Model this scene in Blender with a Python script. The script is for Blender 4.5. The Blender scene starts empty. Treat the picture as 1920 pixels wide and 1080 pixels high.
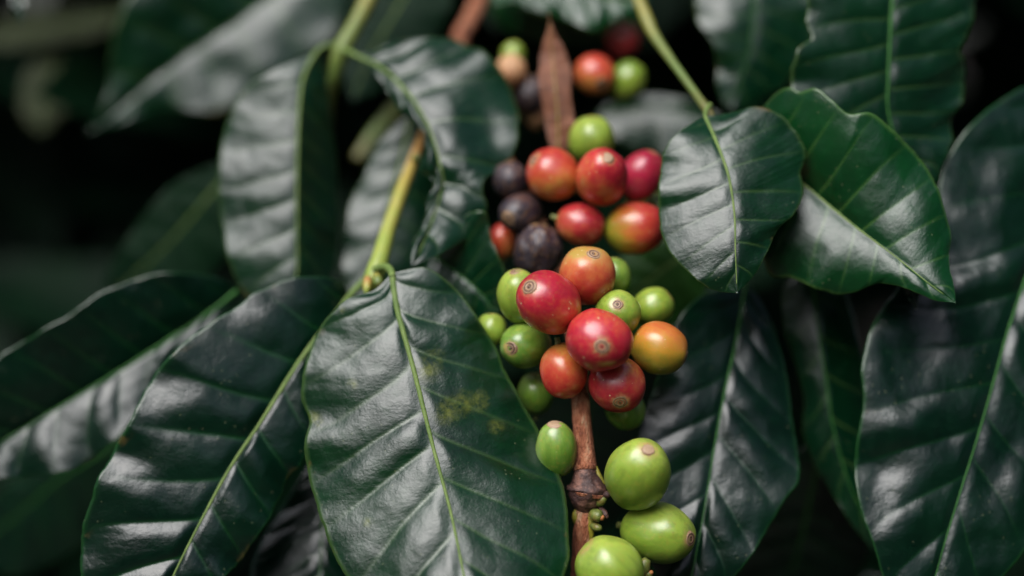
import bpy, bmesh, math, random
import numpy as np
from mathutils import Vector, Matrix, noise as mnoise

# ------------------------------------------------------------------ camera
SC = bpy.context.scene
COL = SC.collection
R = math.radians
D0 = 0.45                    # distance to the cherries in focus
W0 = 0.27                    # width of the view there
PITCH = R(8)
CAM = Vector((0, 0, 1.2))
FWD = Vector((0, math.cos(PITCH), -math.sin(PITCH)))
RGT = Vector((1, 0, 0))
UPV = RGT.cross(FWD)
cam_d = bpy.data.cameras.new('camera')
cam = bpy.data.objects.new('camera', cam_d)
COL.objects.link(cam)
cam.location = CAM
cam.rotation_euler = (R(90) - PITCH, 0, 0)
cam_d.sensor_width = 36
cam_d.lens = 36 * D0 / W0
cam_d.clip_start = 0.01
cam_d.clip_end = 500
cam_d.dof.use_dof = True
cam_d.dof.focus_distance = D0 + 0.002
cam_d.dof.aperture_fstop = 2.3
SC.camera = cam

# ------------------------------------------------------------------ light
S_EL, S_AZ = R(52), R(30)    # high, behind the camera, a little to the left
SUN = Vector((-math.sin(S_AZ) * math.cos(S_EL), -math.cos(S_AZ) * math.cos(S_EL), math.sin(S_EL)))
world = bpy.data.worlds.new('World')
SC.world = world
world.use_nodes = True
wn = world.node_tree
sky = wn.nodes.new('ShaderNodeTexSky')
sky.sky_type = 'NISHITA'
sky.sun_disc = False
sky.sun_elevation = S_EL
sky.sun_rotation = math.atan2(SUN.x, SUN.y)
sky.dust_density = 4
sky.air_density = 1
sky.ozone_density = 1
bgn = wn.nodes['Background']
bgn.inputs['Strength'].default_value = 0.05
wn.links.new(sky.outputs[0], bgn.inputs['Color'])
sun_d = bpy.data.lights.new('sun', 'SUN')
sun_d.energy = 1.5
sun_d.angle = R(44)          # overcast: a broad bright patch of cloud
sun_d.color = (0.955, 0.965, 1.0)
sun = bpy.data.objects.new('sun', sun_d)
COL.objects.link(sun)
sun.rotation_euler = (-SUN).to_track_quat('-Z', 'Y').to_euler()
SC.view_settings.view_transform = 'Standard'
SC.view_settings.look = 'None'
SC.view_settings.exposure = 1.4
SC.view_settings.gamma = 1
SC.render.engine = 'CYCLES'

# ------------------------------------------------------------------ helpers
PX = W0 / 1920
nC = np.array(CAM); nF = np.array(FWD); nR = np.array(RGT); nU = np.array(UPV)


def P(x, y, d=0.0):
    """the place in the world at picture position x, y and d millimetres behind the focus plane"""
    D = D0 + d / 1000
    k = PX * D / D0
    return nC + nF * D + nR * ((x - 960) * k) + nU * ((540 - y) * k)


def Parr(a):
    return np.array([P(*q) for q in a])


def size(px, d):
    return px * PX * (D0 + d / 1000) / D0


def tag(o, label, cat, group=None, kind=None):
    o['label'] = label
    o['category'] = cat
    if group: o['group'] = group
    if kind: o['kind'] = kind
    return o


def empty(name, loc):
    o = bpy.data.objects.new(name, None)
    COL.objects.link(o)
    o.location = Vector(loc)
    o.empty_display_size = 0.01
    return o


def meshobj(name, verts, faces, mat, parent=None, attrs=None, uv=None, smooth=True):
    v = np.asarray(verts, dtype=float)
    if parent is not None:
        v = v - np.array(parent.location)
    me = bpy.data.meshes.new(name)
    me.from_pydata(v.tolist(), [], faces)
    me.update()
    if smooth:
        me.polygons.foreach_set('use_smooth', [True] * len(me.polygons))
    for k, val in (attrs or {}).items():
        a = me.attributes.new(k, 'FLOAT', 'POINT')
        a.data.foreach_set('value', np.asarray(val, dtype=np.float32))
    if uv is not None:
        l = me.uv_layers.new(name='UVMap')
        idx = np.empty(len(me.loops), dtype=np.int32)
        me.loops.foreach_get('vertex_index', idx)
        l.data.foreach_set('uv', np.asarray(uv, dtype=np.float32)[idx].ravel())
    me.materials.append(mat)
    o = bpy.data.objects.new(name, me)
    COL.objects.link(o)
    if parent is not None:
        o.parent = parent
    return o


def spline(pts, n, fine=24):
    """Catmull-Rom through pts, resampled at n places evenly along its length"""
    p = np.asarray(pts, dtype=float)
    q = np.vstack([2 * p[0] - p[1], p, 2 * p[-1] - p[-2]])
    out = []
    for i in range(1, len(q) - 2):
        a, b, c, d = q[i - 1], q[i], q[i + 1], q[i + 2]
        t = np.linspace(0, 1, fine, endpoint=False)[:, None]
        out.append(0.5 * (2 * b + (c - a) * t + (2 * a - 5 * b + 4 * c - d) * t ** 2 + (3 * b - a - 3 * c + d) * t ** 3))
    out.append(q[-2][None])
    s = np.vstack(out)
    L = np.r_[0, np.cumsum(np.linalg.norm(np.diff(s[:, :2], axis=0), axis=1))]
    u = np.linspace(0, L[-1], n)
    return np.stack([np.interp(u, L, s[:, k]) for k in range(s.shape[1])], axis=1)


def tube(pts, rad, seg=14, bump=0.0, seed=0):
    """verts, faces and length attribute of a tapering round stem through world points"""
    pts = np.asarray(pts); n = len(pts)
    tan = np.gradient(pts, axis=0)
    tan /= np.linalg.norm(tan, axis=1)[:, None]
    ref = np.cross(tan[0], nF); ref /= np.linalg.norm(ref)
    V, F, T = [], [], []
    for i in range(n):
        ref = ref - tan[i] * np.dot(ref, tan[i]); ref /= np.linalg.norm(ref)
        bi = np.cross(tan[i], ref)
        for j in range(seg):
            a = 2 * math.pi * j / seg
            dr = ref * math.cos(a) + bi * math.sin(a)
            r = rad[i]
            if bump:
                q = pts[i] + dr * r
                r *= 1 + bump * mnoise.noise(Vector(q) * 350 + Vector((seed, 0, 0))) + 0.5 * bump * mnoise.noise(Vector(q) * 1100)
            V.append(pts[i] + dr * r); T.append(i / (n - 1))
    for i in range(n - 1):
        for j in range(seg):
            k = (j + 1) % seg
            F.append((i * seg + j, i * seg + k, (i + 1) * seg + k, (i + 1) * seg + j))
    V.append(pts[0]); T.append(0); V.append(pts[-1]); T.append(1)
    c0, c1 = n * seg, n * seg + 1
    for j in range(seg):
        k = (j + 1) % seg
        F.append((c0, k, j)); F.append((c1, (n - 1) * seg + j, (n - 1) * seg + k))
    return V, F, T


# ------------------------------------------------------------------ materials
class NT:
    def __init__(self, name):
        self.m = bpy.data.materials.new(name)
        self.m.use_nodes = True
        self.t = self.m.node_tree
        self.b = self.t.nodes['Principled BSDF']

    def n(self, typ, **kw):
        x = self.t.nodes.new(typ)
        for k, v in kw.items():
            setattr(x, k, v)
        return x

    def put(self, sock, v):
        if isinstance(v, bpy.types.NodeSocket):
            self.t.links.new(v, sock)
        elif isinstance(v, (tuple, list)) and len(v) == 3 and sock.type == 'RGBA':
            sock.default_value = (*v, 1)
        else:
            sock.default_value = v

    def math(self, op, a, b=0.0, clamp=False):
        x = self.n('ShaderNodeMath', operation=op, use_clamp=clamp)
        self.put(x.inputs[0], a); self.put(x.inputs[1], b)
        return x.outputs[0]

    def mix(self, f, a, b):
        x = self.n('ShaderNodeMix', data_type='RGBA')
        self.put(x.inputs[0], f); self.put(x.inputs[6], a); self.put(x.inputs[7], b)
        return x.outputs[2]

    def ramp(self, f, stops):
        x = self.n('ShaderNodeValToRGB')
        e = x.color_ramp.elements
        while len(e) < len(stops): e.new(0.5)
        for el, (p, c) in zip(e, stops):
            el.position = p
            el.color = (*c, 1) if isinstance(c, tuple) else (c, c, c, 1)
        self.put(x.inputs[0], f)
        return x.outputs[0]

    def noise(self, vec, scale, detail=3, rough=0.55, dist=0.0):
        x = self.n('ShaderNodeTexNoise')
        x.inputs['Scale'].default_value = scale
        x.inputs['Detail'].default_value = detail
        x.inputs['Roughness'].default_value = rough
        x.inputs['Distortion'].default_value = dist
        if vec is not None: self.put(x.inputs['Vector'], vec)
        return x.outputs[0]

    def attr(self, name):
        return self.n('ShaderNodeAttribute', attribute_name=name).outputs['Fac']

    def coords(self, which='Object'):
        return self.n('ShaderNodeTexCoord').outputs[which]

    def scale(self, vec, s):
        x = self.n('ShaderNodeMapping')
        self.put(x.inputs[0], vec); x.inputs['Scale'].default_value = s
        return x.outputs[0]

    def bump(self, h, strength, dist, normal=None):
        x = self.n('ShaderNodeBump')
        x.inputs['Strength'].default_value = strength
        x.inputs['Distance'].default_value = dist
        self.put(x.inputs['Height'], h)
        if normal is not None: self.put(x.inputs['Normal'], normal)
        return x.outputs[0]

    def out(self, **kw):
        for k, v in kw.items():
            self.put(self.b.inputs[k], v)
        return self.m


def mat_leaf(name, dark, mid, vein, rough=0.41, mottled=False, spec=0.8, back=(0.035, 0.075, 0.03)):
    g = NT(name)
    ob = g.coords('Object'); uv = g.coords('UV')
    n1 = g.noise(ob, 28, 3)
    n2 = g.noise(ob, 260, 4, 0.6)
    c = g.mix(g.ramp(n1, [(0.32, 0.0), (0.7, 1.0)]), dark, mid)
    c = g.mix(g.math('MULTIPLY', g.ramp(n2, [(0.45, 0.0), (0.75, 1.0)]), 0.35), c, tuple(x * 1.6 for x in mid))
    v = g.attr('vein')
    c = g.mix(g.math('MULTIPLY', v, 0.28), c, vein)
    c = g.mix(g.math('MULTIPLY', g.attr('rim'), 0.55), c, tuple(x * 0.7 for x in vein))
    br_ = g.math('MULTIPLY', g.attr('edge'), g.ramp(g.noise(ob, 95, 4, 0.6), [(0.62, 0.0), (0.69, 1.0)]))
    c = g.mix(g.math('MULTIPLY', br_, 0.7), c, (0.10, 0.065, 0.02))
    # small pale specks of dust
    vo = g.n('ShaderNodeTexVoronoi'); vo.inputs['Scale'].default_value = 430
    g.put(vo.inputs['Vector'], ob)
    sp = g.math('MULTIPLY', g.math('LESS_THAN', vo.outputs['Distance'], 0.12),
                g.math('GREATER_THAN', g.noise(ob, 80, 3), 0.52))
    c = g.mix(g.math('MULTIPLY', sp, 0.22), c, (0.2, 0.22, 0.12))
    if mottled:
        mo = g.math('MULTIPLY', g.attr('mottle'), g.math('MULTIPLY', g.ramp(g.noise(ob, 300, 6, 0.75), [(0.40, 0.0), (0.68, 1.0)]), 0.55))
        c = g.mix(mo, c, (0.2, 0.22, 0.03))
    geo = g.n('ShaderNodeNewGeometry')
    c = g.mix(geo.outputs['Backfacing'], c, back)
    st = g.noise(g.scale(uv, (95, 13, 1)), 1.0, 4, 0.6, 0.8)
    r = g.math('ADD', rough - 0.15, g.math('MULTIPLY', g.math('ADD', g.noise(ob, 120, 5, 0.65), st), 0.09))
    vc = g.n('ShaderNodeTexVoronoi', feature='DISTANCE_TO_EDGE'); vc.inputs['Scale'].default_value = 620
    g.put(vc.inputs['Vector'], ob)
    h = g.math('ADD', g.math('MULTIPLY', g.noise(ob, 700, 3, 0.6), 1.0),
               g.math('MULTIPLY', g.ramp(vc.outputs['Distance'], [(0.0, 0.0), (0.16, 1.0)]), 0.07))
    h = g.math('ADD', h, g.math('MULTIPLY', st, 0.7))
    b1 = g.bump(h, 0.28, 0.0003)
    b2 = g.bump(g.noise(ob, 240, 4, 0.6), 0.14, 0.0006, b1)
    g.out(**{'Base Color': c, 'Roughness': r, 'Normal': b2, 'Specular IOR Level': 0.0})
    # waxy cuticle: a gloss with short tails over the dark green
    fr = g.n('ShaderNodeFresnel'); fr.inputs['IOR'].default_value = 1.42 + 0.2 * spec
    g.put(fr.inputs['Normal'], b2)
    gl = g.n('ShaderNodeBsdfGlossy', distribution='BECKMANN')
    g.put(gl.inputs['Roughness'], r); g.put(gl.inputs['Normal'], b2)
    wx = g.n('ShaderNodeMixShader')
    g.put(wx.inputs[0], fr.outputs[0])
    g.t.links.new(g.b.outputs[0], wx.inputs[1]); g.t.links.new(gl.outputs[0], wx.inputs[2])
    # thin lamina: a little light comes through
    tr = g.n('ShaderNodeBsdfTranslucent')
    g.put(tr.inputs['Color'], (0.03, 0.10, 0.015))
    mx = g.n('ShaderNodeMixShader')
    mx.inputs[0].default_value = 0.10
    g.t.links.new(wx.outputs[0], mx.inputs[1]); g.t.links.new(tr.outputs[0], mx.inputs[2])
    g.t.links.new(mx.outputs[0], g.t.nodes['Material Output'].inputs['Surface'])
    return g.m


def mat_simple(name, stops, scale=200, rough=0.45, bump=0.4, bd=0.0004, stretch=None, attr=None, amt=0.5, spec=0.5):
    """noise ramp; with attr the ramp runs along that attribute and noise only disturbs it"""
    g = NT(name)
    ob = g.coords('Object')
    if stretch: ob = g.scale(ob, stretch)
    nn = g.noise(ob, scale, 5, 0.65)
    f = nn
    if attr:
        f = g.math('ADD', g.attr(attr), g.math('MULTIPLY', g.math('SUBTRACT', nn, 0.5), amt), True)
    c = g.ramp(f, stops)
    g.out(**{'Base Color': c, 'Roughness': rough, 'Specular IOR Level': spec,
             'Normal': g.bump(g.noise(ob, scale * 2.5, 4, 0.6), bump, bd)})
    return g.m


def mat_cherry(name, stops, amt=0.55, nscale=210, rough=0.27, stripes=0.0, specks=0.5, stripe_col=None, bump=0.1):
    g = NT(name)
    ob = g.coords('Object')
    nn = g.math('ADD', g.math('MULTIPLY', g.noise(ob, nscale, 5, 0.68, 0.4), 0.7), g.math('MULTIPLY', g.noise(g.scale(ob, (1, 1, 0.3)), 620, 4, 0.6), 0.3))
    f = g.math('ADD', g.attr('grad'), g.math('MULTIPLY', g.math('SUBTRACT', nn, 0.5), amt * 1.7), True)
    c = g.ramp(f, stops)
    fine = g.noise(ob, 900, 3, 0.6)
    c = g.mix(g.math('MULTIPLY', g.ramp(fine, [(0.5, 0.0), (0.72, 1.0)]), 0.22), c, (0.45, 0.22, 0.05))
    if stripes:
        sn = g.noise(g.scale(ob, (1, 1, 0.12)), 520, 3, 0.6)
        c = g.mix(g.math('MULTIPLY', g.ramp(sn, [(0.48, 0.0), (0.62, 1.0)]), stripes), c, stripe_col or (0.10, 0.16, 0.02))
    vo = g.n('ShaderNodeTexVoronoi'); vo.inputs['Scale'].default_value = 480
    g.put(vo.inputs['Vector'], ob)
    sp = g.math('MULTIPLY', g.math('LESS_THAN', vo.outputs['Distance'], 0.13), g.math('GREATER_THAN', g.noise(ob, 240, 2), 0.52))
    c = g.mix(g.math('MULTIPLY', sp, specks), c, (0.6, 0.48, 0.25))
    if specks > 0.3:   # scuffed, corky patches
        sc = g.ramp(g.noise(ob, 330, 5, 0.7, 0.5), [(0.62, 0.0), (0.70, 1.0)])
        c = g.mix(g.math('MULTIPLY', sc, 0.4), c, (0.36, 0.20, 0.10))
    # worn tan skin next to the scar
    c = g.mix(g.math('MULTIPLY', g.attr('scar'), g.ramp(g.noise(ob, 600, 4, 0.7), [(0.38, 0.0), (0.6, 1.0)])), c, (0.42, 0.25, 0.10))
    b = g.bump(g.noise(ob, 420, 4, 0.6), bump, 0.0006)
    g.out(**{'Base Color': c, 'Roughness': g.math('ADD', rough - 0.02, g.math('MULTIPLY', g.noise(ob, 300, 3), 0.12)),
             'Normal': b, 'Subsurface Weight': 0.12, 'Subsurface Radius': (1.0, 0.45, 0.2), 'Subsurface Scale': 0.0015,
             'Specular IOR Level': 0.75})
    return g.m


G_VEIN = (0.10, 0.19, 0.045)
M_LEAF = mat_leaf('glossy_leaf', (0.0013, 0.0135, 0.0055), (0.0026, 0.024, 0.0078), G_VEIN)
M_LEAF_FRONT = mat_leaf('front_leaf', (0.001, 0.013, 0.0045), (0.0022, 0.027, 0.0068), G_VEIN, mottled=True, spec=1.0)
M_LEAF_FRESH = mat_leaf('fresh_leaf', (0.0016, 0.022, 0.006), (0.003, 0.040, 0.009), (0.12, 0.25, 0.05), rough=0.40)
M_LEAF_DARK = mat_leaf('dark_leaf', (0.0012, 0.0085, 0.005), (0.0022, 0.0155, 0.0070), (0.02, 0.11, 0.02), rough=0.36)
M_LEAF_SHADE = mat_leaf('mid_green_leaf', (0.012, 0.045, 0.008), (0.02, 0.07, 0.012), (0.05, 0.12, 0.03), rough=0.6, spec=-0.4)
M_LEAF_BACK_DARKENED = mat_leaf('darkened_background_leaf', (0.002, 0.010, 0.005), (0.004, 0.018, 0.007), (0.02, 0.06, 0.02), rough=0.65, spec=-1.0, back=(0.006, 0.016, 0.007))  # base colour and gloss cut down to stand in for deep shade
M_RIB = mat_simple('midrib_green', [(0.3, (0.085, 0.145, 0.034)), (0.7, (0.165, 0.235, 0.062))], 300, 0.55, spec=0.25)
M_RIB_DARK = mat_simple('midrib_deep_green', [(0.3, (0.018, 0.085, 0.014)), (0.7, (0.035, 0.13, 0.024))], 300, 0.55, spec=0.2)
M_TWIG = mat_simple('young_twig', [(0.0, (0.28, 0.13, 0.03)), (0.3, (0.40, 0.20, 0.06)), (0.52, (0.36, 0.30, 0.06)), (0.8, (0.27, 0.33, 0.055)), (1.0, (0.20, 0.29, 0.05))],
                    260, 0.45, attr='len', amt=0.5)
M_TWIG_GREEN = mat_simple('green_twig', [(0.15, (0.24, 0.22, 0.04)), (0.4, (0.15, 0.19, 0.04)), (0.7, (0.11, 0.17, 0.035)), (0.95, (0.13, 0.12, 0.035))], 180, 0.45, attr='len', amt=0.5)
M_BARK = mat_simple('brown_bark', [(0.26, (0.035, 0.013, 0.008)), (0.38, (0.18, 0.05, 0.022)), (0.5, (0.36, 0.12, 0.055)), (0.6, (0.48, 0.21, 0.11)), (0.7, (0.56, 0.38, 0.24))],
                    520, 0.6, 1.0, 0.0016, stretch=(1, 1, 0.3))
M_NODE = mat_simple('dark_node', [(0.3, (0.012, 0.008, 0.010)), (0.5, (0.06, 0.026, 0.020)), (0.68, (0.25, 0.12, 0.085))], 260, 0.6, 0.8, 0.0008)
M_FLAKE = mat_simple('yellow_bark_flake', [(0.35, (0.14, 0.13, 0.01)), (0.7, (0.28, 0.24, 0.02))], 400, 0.5)
M_BUD = mat_simple('green_bud', [(0.3, (0.05, 0.07, 0.015)), (0.5, (0.13, 0.16, 0.03)), (0.75, (0.22, 0.10, 0.03))], 350, 0.45)
M_BUDTIP = mat_simple('orange_bud_tip', [(0.3, (0.35, 0.10, 0.03)), (0.7, (0.55, 0.25, 0.08))], 800, 0.6)
M_SCAR = mat_simple('scar_rings', [(0.0, (0.03, 0.015, 0.010)), (0.35, (0.12, 0.06, 0.035)), (0.65, (0.30, 0.18, 0.10)), (1.0, (0.42, 0.29, 0.18))],
                    700, 0.45, 0.6, 0.0003, attr='ring', amt=0.45)
M_SCAR_DARK = mat_simple('dark_scar_rings', [(0.0, (0.02, 0.012, 0.008)), (0.45, (0.09, 0.05, 0.028)), (1.0, (0.32, 0.2, 0.11))],
                         700, 0.45, 0.6, 0.0003, attr='ring', amt=0.45)
M_DRY = mat_simple('dry_brown_leaf', [(0.25, (0.05, 0.018, 0.008)), (0.5, (0.16, 0.058, 0.026)), (0.75, (0.30, 0.125, 0.065))], 210, 0.6, 0.9, 0.0016, stretch=(1, 1, 0.6))
M_DRY_RIB = mat_simple('dry_leaf_rim', [(0.3, (0.24, 0.17, 0.03)), (0.7, (0.30, 0.26, 0.06))], 300, 0.6)
M_STALK = mat_simple('fruit_stalk', [(0.3, (0.10, 0.14, 0.03)), (0.7, (0.2, 0.2, 0.05))], 400, 0.5)
M_SOIL = mat_simple('soil', [(0.3, (0.02, 0.013, 0.009)), (0.7, (0.05, 0.034, 0.024))], 6, 0.9, 0.6, 0.02)


# ------------------------------------------------------------------ leaves
def lerp_list(v, t):
    if isinstance(v, (int, float)): return np.full_like(t, float(v))
    return np.interp(t, np.linspace(0, 1, len(v)), v)


def leaf(name, label, mid, left, right, kl=0.2, kr=0.2, mat=None, rib=None, veins=11, quilt=0.8, slant=0.13, bulge=0.05,
         wave=(0.8, 3.2, 0.0), rib_px=9, petiole=None, nt=200, nh=30, seed=0, spots=(), cat='leaf', group='coffee leaves', rough_noise=0.5, vein_w=1.0, ragged=1.0):
    """mid: [(x, y, depth mm)], left / right outlines [(x, y)] from base to tip; kl, kr how far the halves lean back"""
    mat = mat or M_LEAF; rib = rib or M_RIB
    M = spline(mid, nt)
    Lp = spline([mid[0][:2]] + list(left) + [mid[-1][:2]], nt)
    Rp = spline([mid[0][:2]] + list(right) + [mid[-1][:2]], nt)
    t = np.linspace(0, 1, nt)
    rng = np.random.RandomState(seed)
    base = Parr(M)
    sides = []
    for E, k, sg in ((Lp, kl, -1), (Rp, kr, 1)):
        hw = np.linalg.norm(E - M[:, :2], axis=1) * PX * 1000       # mm
        ph = rng.uniform(0, 6.28)
        wv = wave[0] * (np.sin(2 * math.pi * wave[1] * (t + 0.06 * np.sin(9 * t + ph)) + ph + wave[2]) + 0.22 * np.sin(2 * math.pi * wave[1] * 2.3 * t + ph * 2)) * np.clip(np.minimum(t, 1 - t) * 6, 0, 1)
        # fine irregularity of the margin, in the plane of the leaf
        nrm = E - M[:, :2]; nrm = nrm / (np.linalg.norm(nrm, axis=1)[:, None] + 1e-6)
        jit = np.array([mnoise.noise(Vector((a * 26, seed * 3.1 + sg, 0))) * 2.2 + mnoise.noise(Vector((a * 70, seed * 1.7 + sg, 5))) * 1.0 for a in t]) * np.clip(np.minimum(t, 1 - t) * 8, 0, 1)
        E2 = E + nrm * (ragged * jit)[:, None]
        de = M[:, 2] + lerp_list(k, t) * hw
        sides.append((E2, de, hw, wv, sg))
    cols = []
    vs = []
    for side, rng_s in ((0, np.linspace(1, 0, nh + 1)[:-1]), (None, [0.0]), (1, np.linspace(0, 1, nh + 1)[1:])):
        for s in rng_s:
            if side is None:
                cols.append(np.column_stack([M[:, :2], M[:, 2]])); vs.append(0.0); continue
            E2, de, hw, wv, sg = sides[side]
            xy = M[:, :2] * (1 - s) + E2 * s
            d = M[:, 2] * (1 - s) + de * s - bulge * hw * s * (1 - s) * 2.4 + wv * s ** 2.2
            cols.append(np.column_stack([xy, d])); vs.append(sg * s)
    vs = np.array(vs)
    nv = len(vs)
    G = np.zeros((nt, nv, 3))
    for j, c in enumerate(cols):
        D = D0 + c[:, 2] / 1000
        k = PX * D / D0
        G[:, j] = nC + nF * D[:, None] + nR * ((c[:, 0] - 960) * k)[:, None] + nU * ((540 - c[:, 1]) * k)[:, None]
    gt = np.gradient(G, axis=0); gv = np.gradient(G, axis=1)
    N = np.cross(gt, gv); N /= (np.linalg.norm(N, axis=2)[..., None] + 1e-12)
    flip = np.mean(N @ nF) > 0
    if flip: N = -N
    S = np.abs(vs)[None, :] + 0 * t[:, None]
    T = t[:, None] + 0 * S
    sgn = np.where(vs < 0, 0.0, 0.37)[None, :]
    wob = np.zeros_like(T); ns = np.zeros_like(T); ns2 = np.zeros_like(T)
    for i in range(nt):
        for j in range(nv):
            q = Vector(G[i, j])
            wob[i, j] = mnoise.noise(q * 40 + Vector((seed, 0, 0)))
            ns[i, j] = mnoise.noise(q * 75 + Vector((seed + 9, 3, 0)))
            ns2[i, j] = mnoise.noise(q * 260 + Vector((seed + 5, 7, 0)))
    warp = np.array([[0.03 * mnoise.noise(Vector((a * 4.5, seed * 1.9 + sd * 7, 2))) for a in t] for sd in (0, 1)])
    warp = np.where(vs[None, :] < 0, warp[0][:, None], warp[1][:, None])
    phase = (T + warp - slant * S ** 0.85 * (1 - 0.3 * T) + 0.014 * wob) * veins + sgn
    fr = np.abs((phase % 1.0) - 0.5) * 2                         # 1 on a vein, 0 midway
    pan = np.floor(phase) + np.where(vs < 0, 0, 37)[None, :]
    amp = 0.25 + 1.1 * (np.sin(pan * 12.9898 + seed * 78.233) * 43758.5453 % 1.0)
    # panels blend into one another so that no step shows at a vein
    fx = phase % 1.0
    nb = 0.25 + 1.1 * (np.sin((pan + np.where(fx > 0.5, 1, -1)) * 12.9898 + seed * 78.233) * 43758.5453 % 1.0)
    wgt = 0.5 * np.clip((np.abs(fx - 0.5) - 0.1) / 0.4, 0, 1) ** 2
    amp = amp * (1 - wgt) + nb * wgt
    win = np.clip(S / 0.10, 0, 1) * (1 - 0.75 * np.clip((S - 0.55) / 0.45, 0, 1)) * np.clip(np.minimum(T, 1 - T) * 8, 0, 1)
    h = quilt * amp * (1 - fr ** 2.0) * win + rough_noise * ns * np.clip(S * 3, 0, 1) + 0.12 * ns2 * np.clip(S * 4, 0, 1)
    h = h - 0.08 * np.exp(-(S / 0.06) ** 2)
    G = G + N * (h / 1000)[..., None]
    sp_mm = 1.0
    vein = np.clip(1 - (1 - fr) * (7.5 / vein_w), 0, 1) * np.clip(1.05 - S * 1.05, 0, 1) ** 0.7
    rim = np.clip((S - 0.965) / 0.025, 0, 1)
    mott = np.zeros_like(T)
    for (sx, sy, sr) in spots:
        c = P(sx, sy, 0)
        rel = G - nC
        dep = rel @ nF
        px = 960 + (rel @ nR) / dep * D0 / PX; py = 540 - (rel @ nU) / dep * D0 / PX
        mott = np.maximum(mott, np.clip(1.3 - np.hypot(px - sx, py - sy) / sr, 0, 1))
    F = []
    for i in range(nt - 1):
        for j in range(nv - 1):
            a = i * nv + j
            f = (a, a + nv, a + nv + 1, a + 1)
            F.append(f[::-1] if flip else f)
    root = tag(empty(name, base[0]), label, cat, group)
    uv = np.column_stack([T.ravel(), vs[None, :].repeat(nt, 0).ravel() * 0.5 + 0.5])
    bl = meshobj('leaf_blade', G.reshape(-1, 3), F, mat, root,
                 {'vein': vein.ravel(), 'rim': rim.ravel(), 'mottle': mott.ravel(), 'edge': np.clip((S - 0.90) / 0.09, 0, 1).ravel()}, uv)
    so = bl.modifiers.new('thickness', 'SOLIDIFY'); so.thickness = 0.00032; so.offset = -1
    # midrib: a tapering ridge lying in the groove
    mp = G[:, nh] + N[:, nh] * 0.00002
    nm = nt * 19 // 20
    rr = size(rib_px, 0) * 0.5 * (1 - 0.82 * t[:nm] ** 0.8)
    V, Fm, T2 = tube(mp[:nm:2], rr[::2], 10, 0.12, seed)
    meshobj('midrib', V, Fm, rib, root, {'len': T2})
    if petiole:
        pp = spline(petiole, 26)
        V, Fm, T2 = tube(Parr(pp), np.linspace(size(rib_px * 0.62, 0), size(rib_px * 0.5, 0), 26), 12, 0.1, seed)
        meshobj('leaf_stalk', V, Fm, rib, root, {'len': T2})
    return root


leaf('coffee_leaf', 'large glossy leaf in front of the cherries with pale midrib and small yellow blotches',
     [(735, 512, 18), (745, 580, 14), (775, 690, 8), (810, 830, 1), (845, 960, -6), (870, 1080, -14), (890, 1180, -21), (900, 1240, -25)],
     [(700, 545), (650, 562), (610, 600), (583, 650), (570, 700), (566, 745), (580, 790), (571, 830), (578, 890), (598, 960), (622, 1030), (655, 1090), (720, 1170)],
     [(770, 505), (800, 503), (840, 528), (880, 572), (908, 615), (932, 655), (946, 690), (963, 722), (1000, 790), (1032, 850), (1056, 910), (1066, 980), (1064, 1060), (1035, 1130), (970, 1200)],
     kl=[0.15, 0.26, 0.22, 0.15, 0.15], kr=[0.2, 0.4, 0.38, 0.18, 0.1], mat=M_LEAF_FRONT, veins=9, quilt=0.85, slant=0.2, rib_px=13, nt=300, nh=44, seed=3,
     spots=[(838, 772, 26), (868, 756, 24), (898, 752, 20), (800, 690, 26), (815, 668, 18), (930, 800, 14), (690, 980, 10), (660, 720, 10), (590, 782, 12), (600, 795, 9), (640, 580, 8)], wave=(0.8, 5, 0),
     petiole=[(704, 505, 27), (722, 500, 23), (733, 508, 19), (736, 520, 17)])
leaf('coffee_leaf', 'dark ribbed leaf left of the blotched leaf, its strong light midrib rising to the twig',
     [(655, 555, 34), (620, 600, 30), (560, 680, 25), (490, 790, 20), (430, 880, 16), (370, 990, 12), (320, 1090, 9), (280, 1180, 7)],
     [(640, 530), (590, 518), (530, 527), (480, 550), (430, 582), (360, 630), (300, 690), (258, 760), (215, 840), (180, 910), (156, 990), (150, 1050), (160, 1110), (210, 1170)],
     [(665, 575), (655, 620), (620, 690), (600, 760), (585, 820), (565, 870), (540, 895), (520, 945), (480, 1010), (430, 1075), (360, 1140)],
     kl=[-0.05, -0.07, -0.07, 0.0, 0.1], kr=[0.1, 0.15, 0.15, 0.1, 0.1], veins=9, quilt=1.2, slant=0.09, rib_px=13, nt=260, nh=36, seed=5, ragged=1.8, mat=M_LEAF_DARK,
     petiole=[(694, 518, 37), (680, 530, 36), (655, 555, 34)], wave=(1.0, 5, 0))
leaf('coffee_leaf', 'half dark half grey leaf lying farthest left, midrib sloping down to the picture edge',
     [(445, 545, 52), (380, 595, 50), (280, 660, 48), (180, 722, 46), (100, 770, 45), (0, 830, 44), (-90, 880, 43)],
     [(410, 522), (350, 512), (300, 512), (250, 525), (190, 548), (130, 590), (60, 630), (0, 668), (-60, 740)],
     [(425, 575), (385, 625), (330, 680), (280, 740), (230, 810), (170, 862), (110, 888), (40, 893), (-30, 898)],
     kl=-0.35, kr=[-0.1, -0.25, -0.3, -0.3, -0.3], veins=9, quilt=0.5, rib_px=12, seed=8, mat=M_LEAF_DARK, rib=M_RIB_DARK, wave=(1.0, 4, 0))
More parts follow.
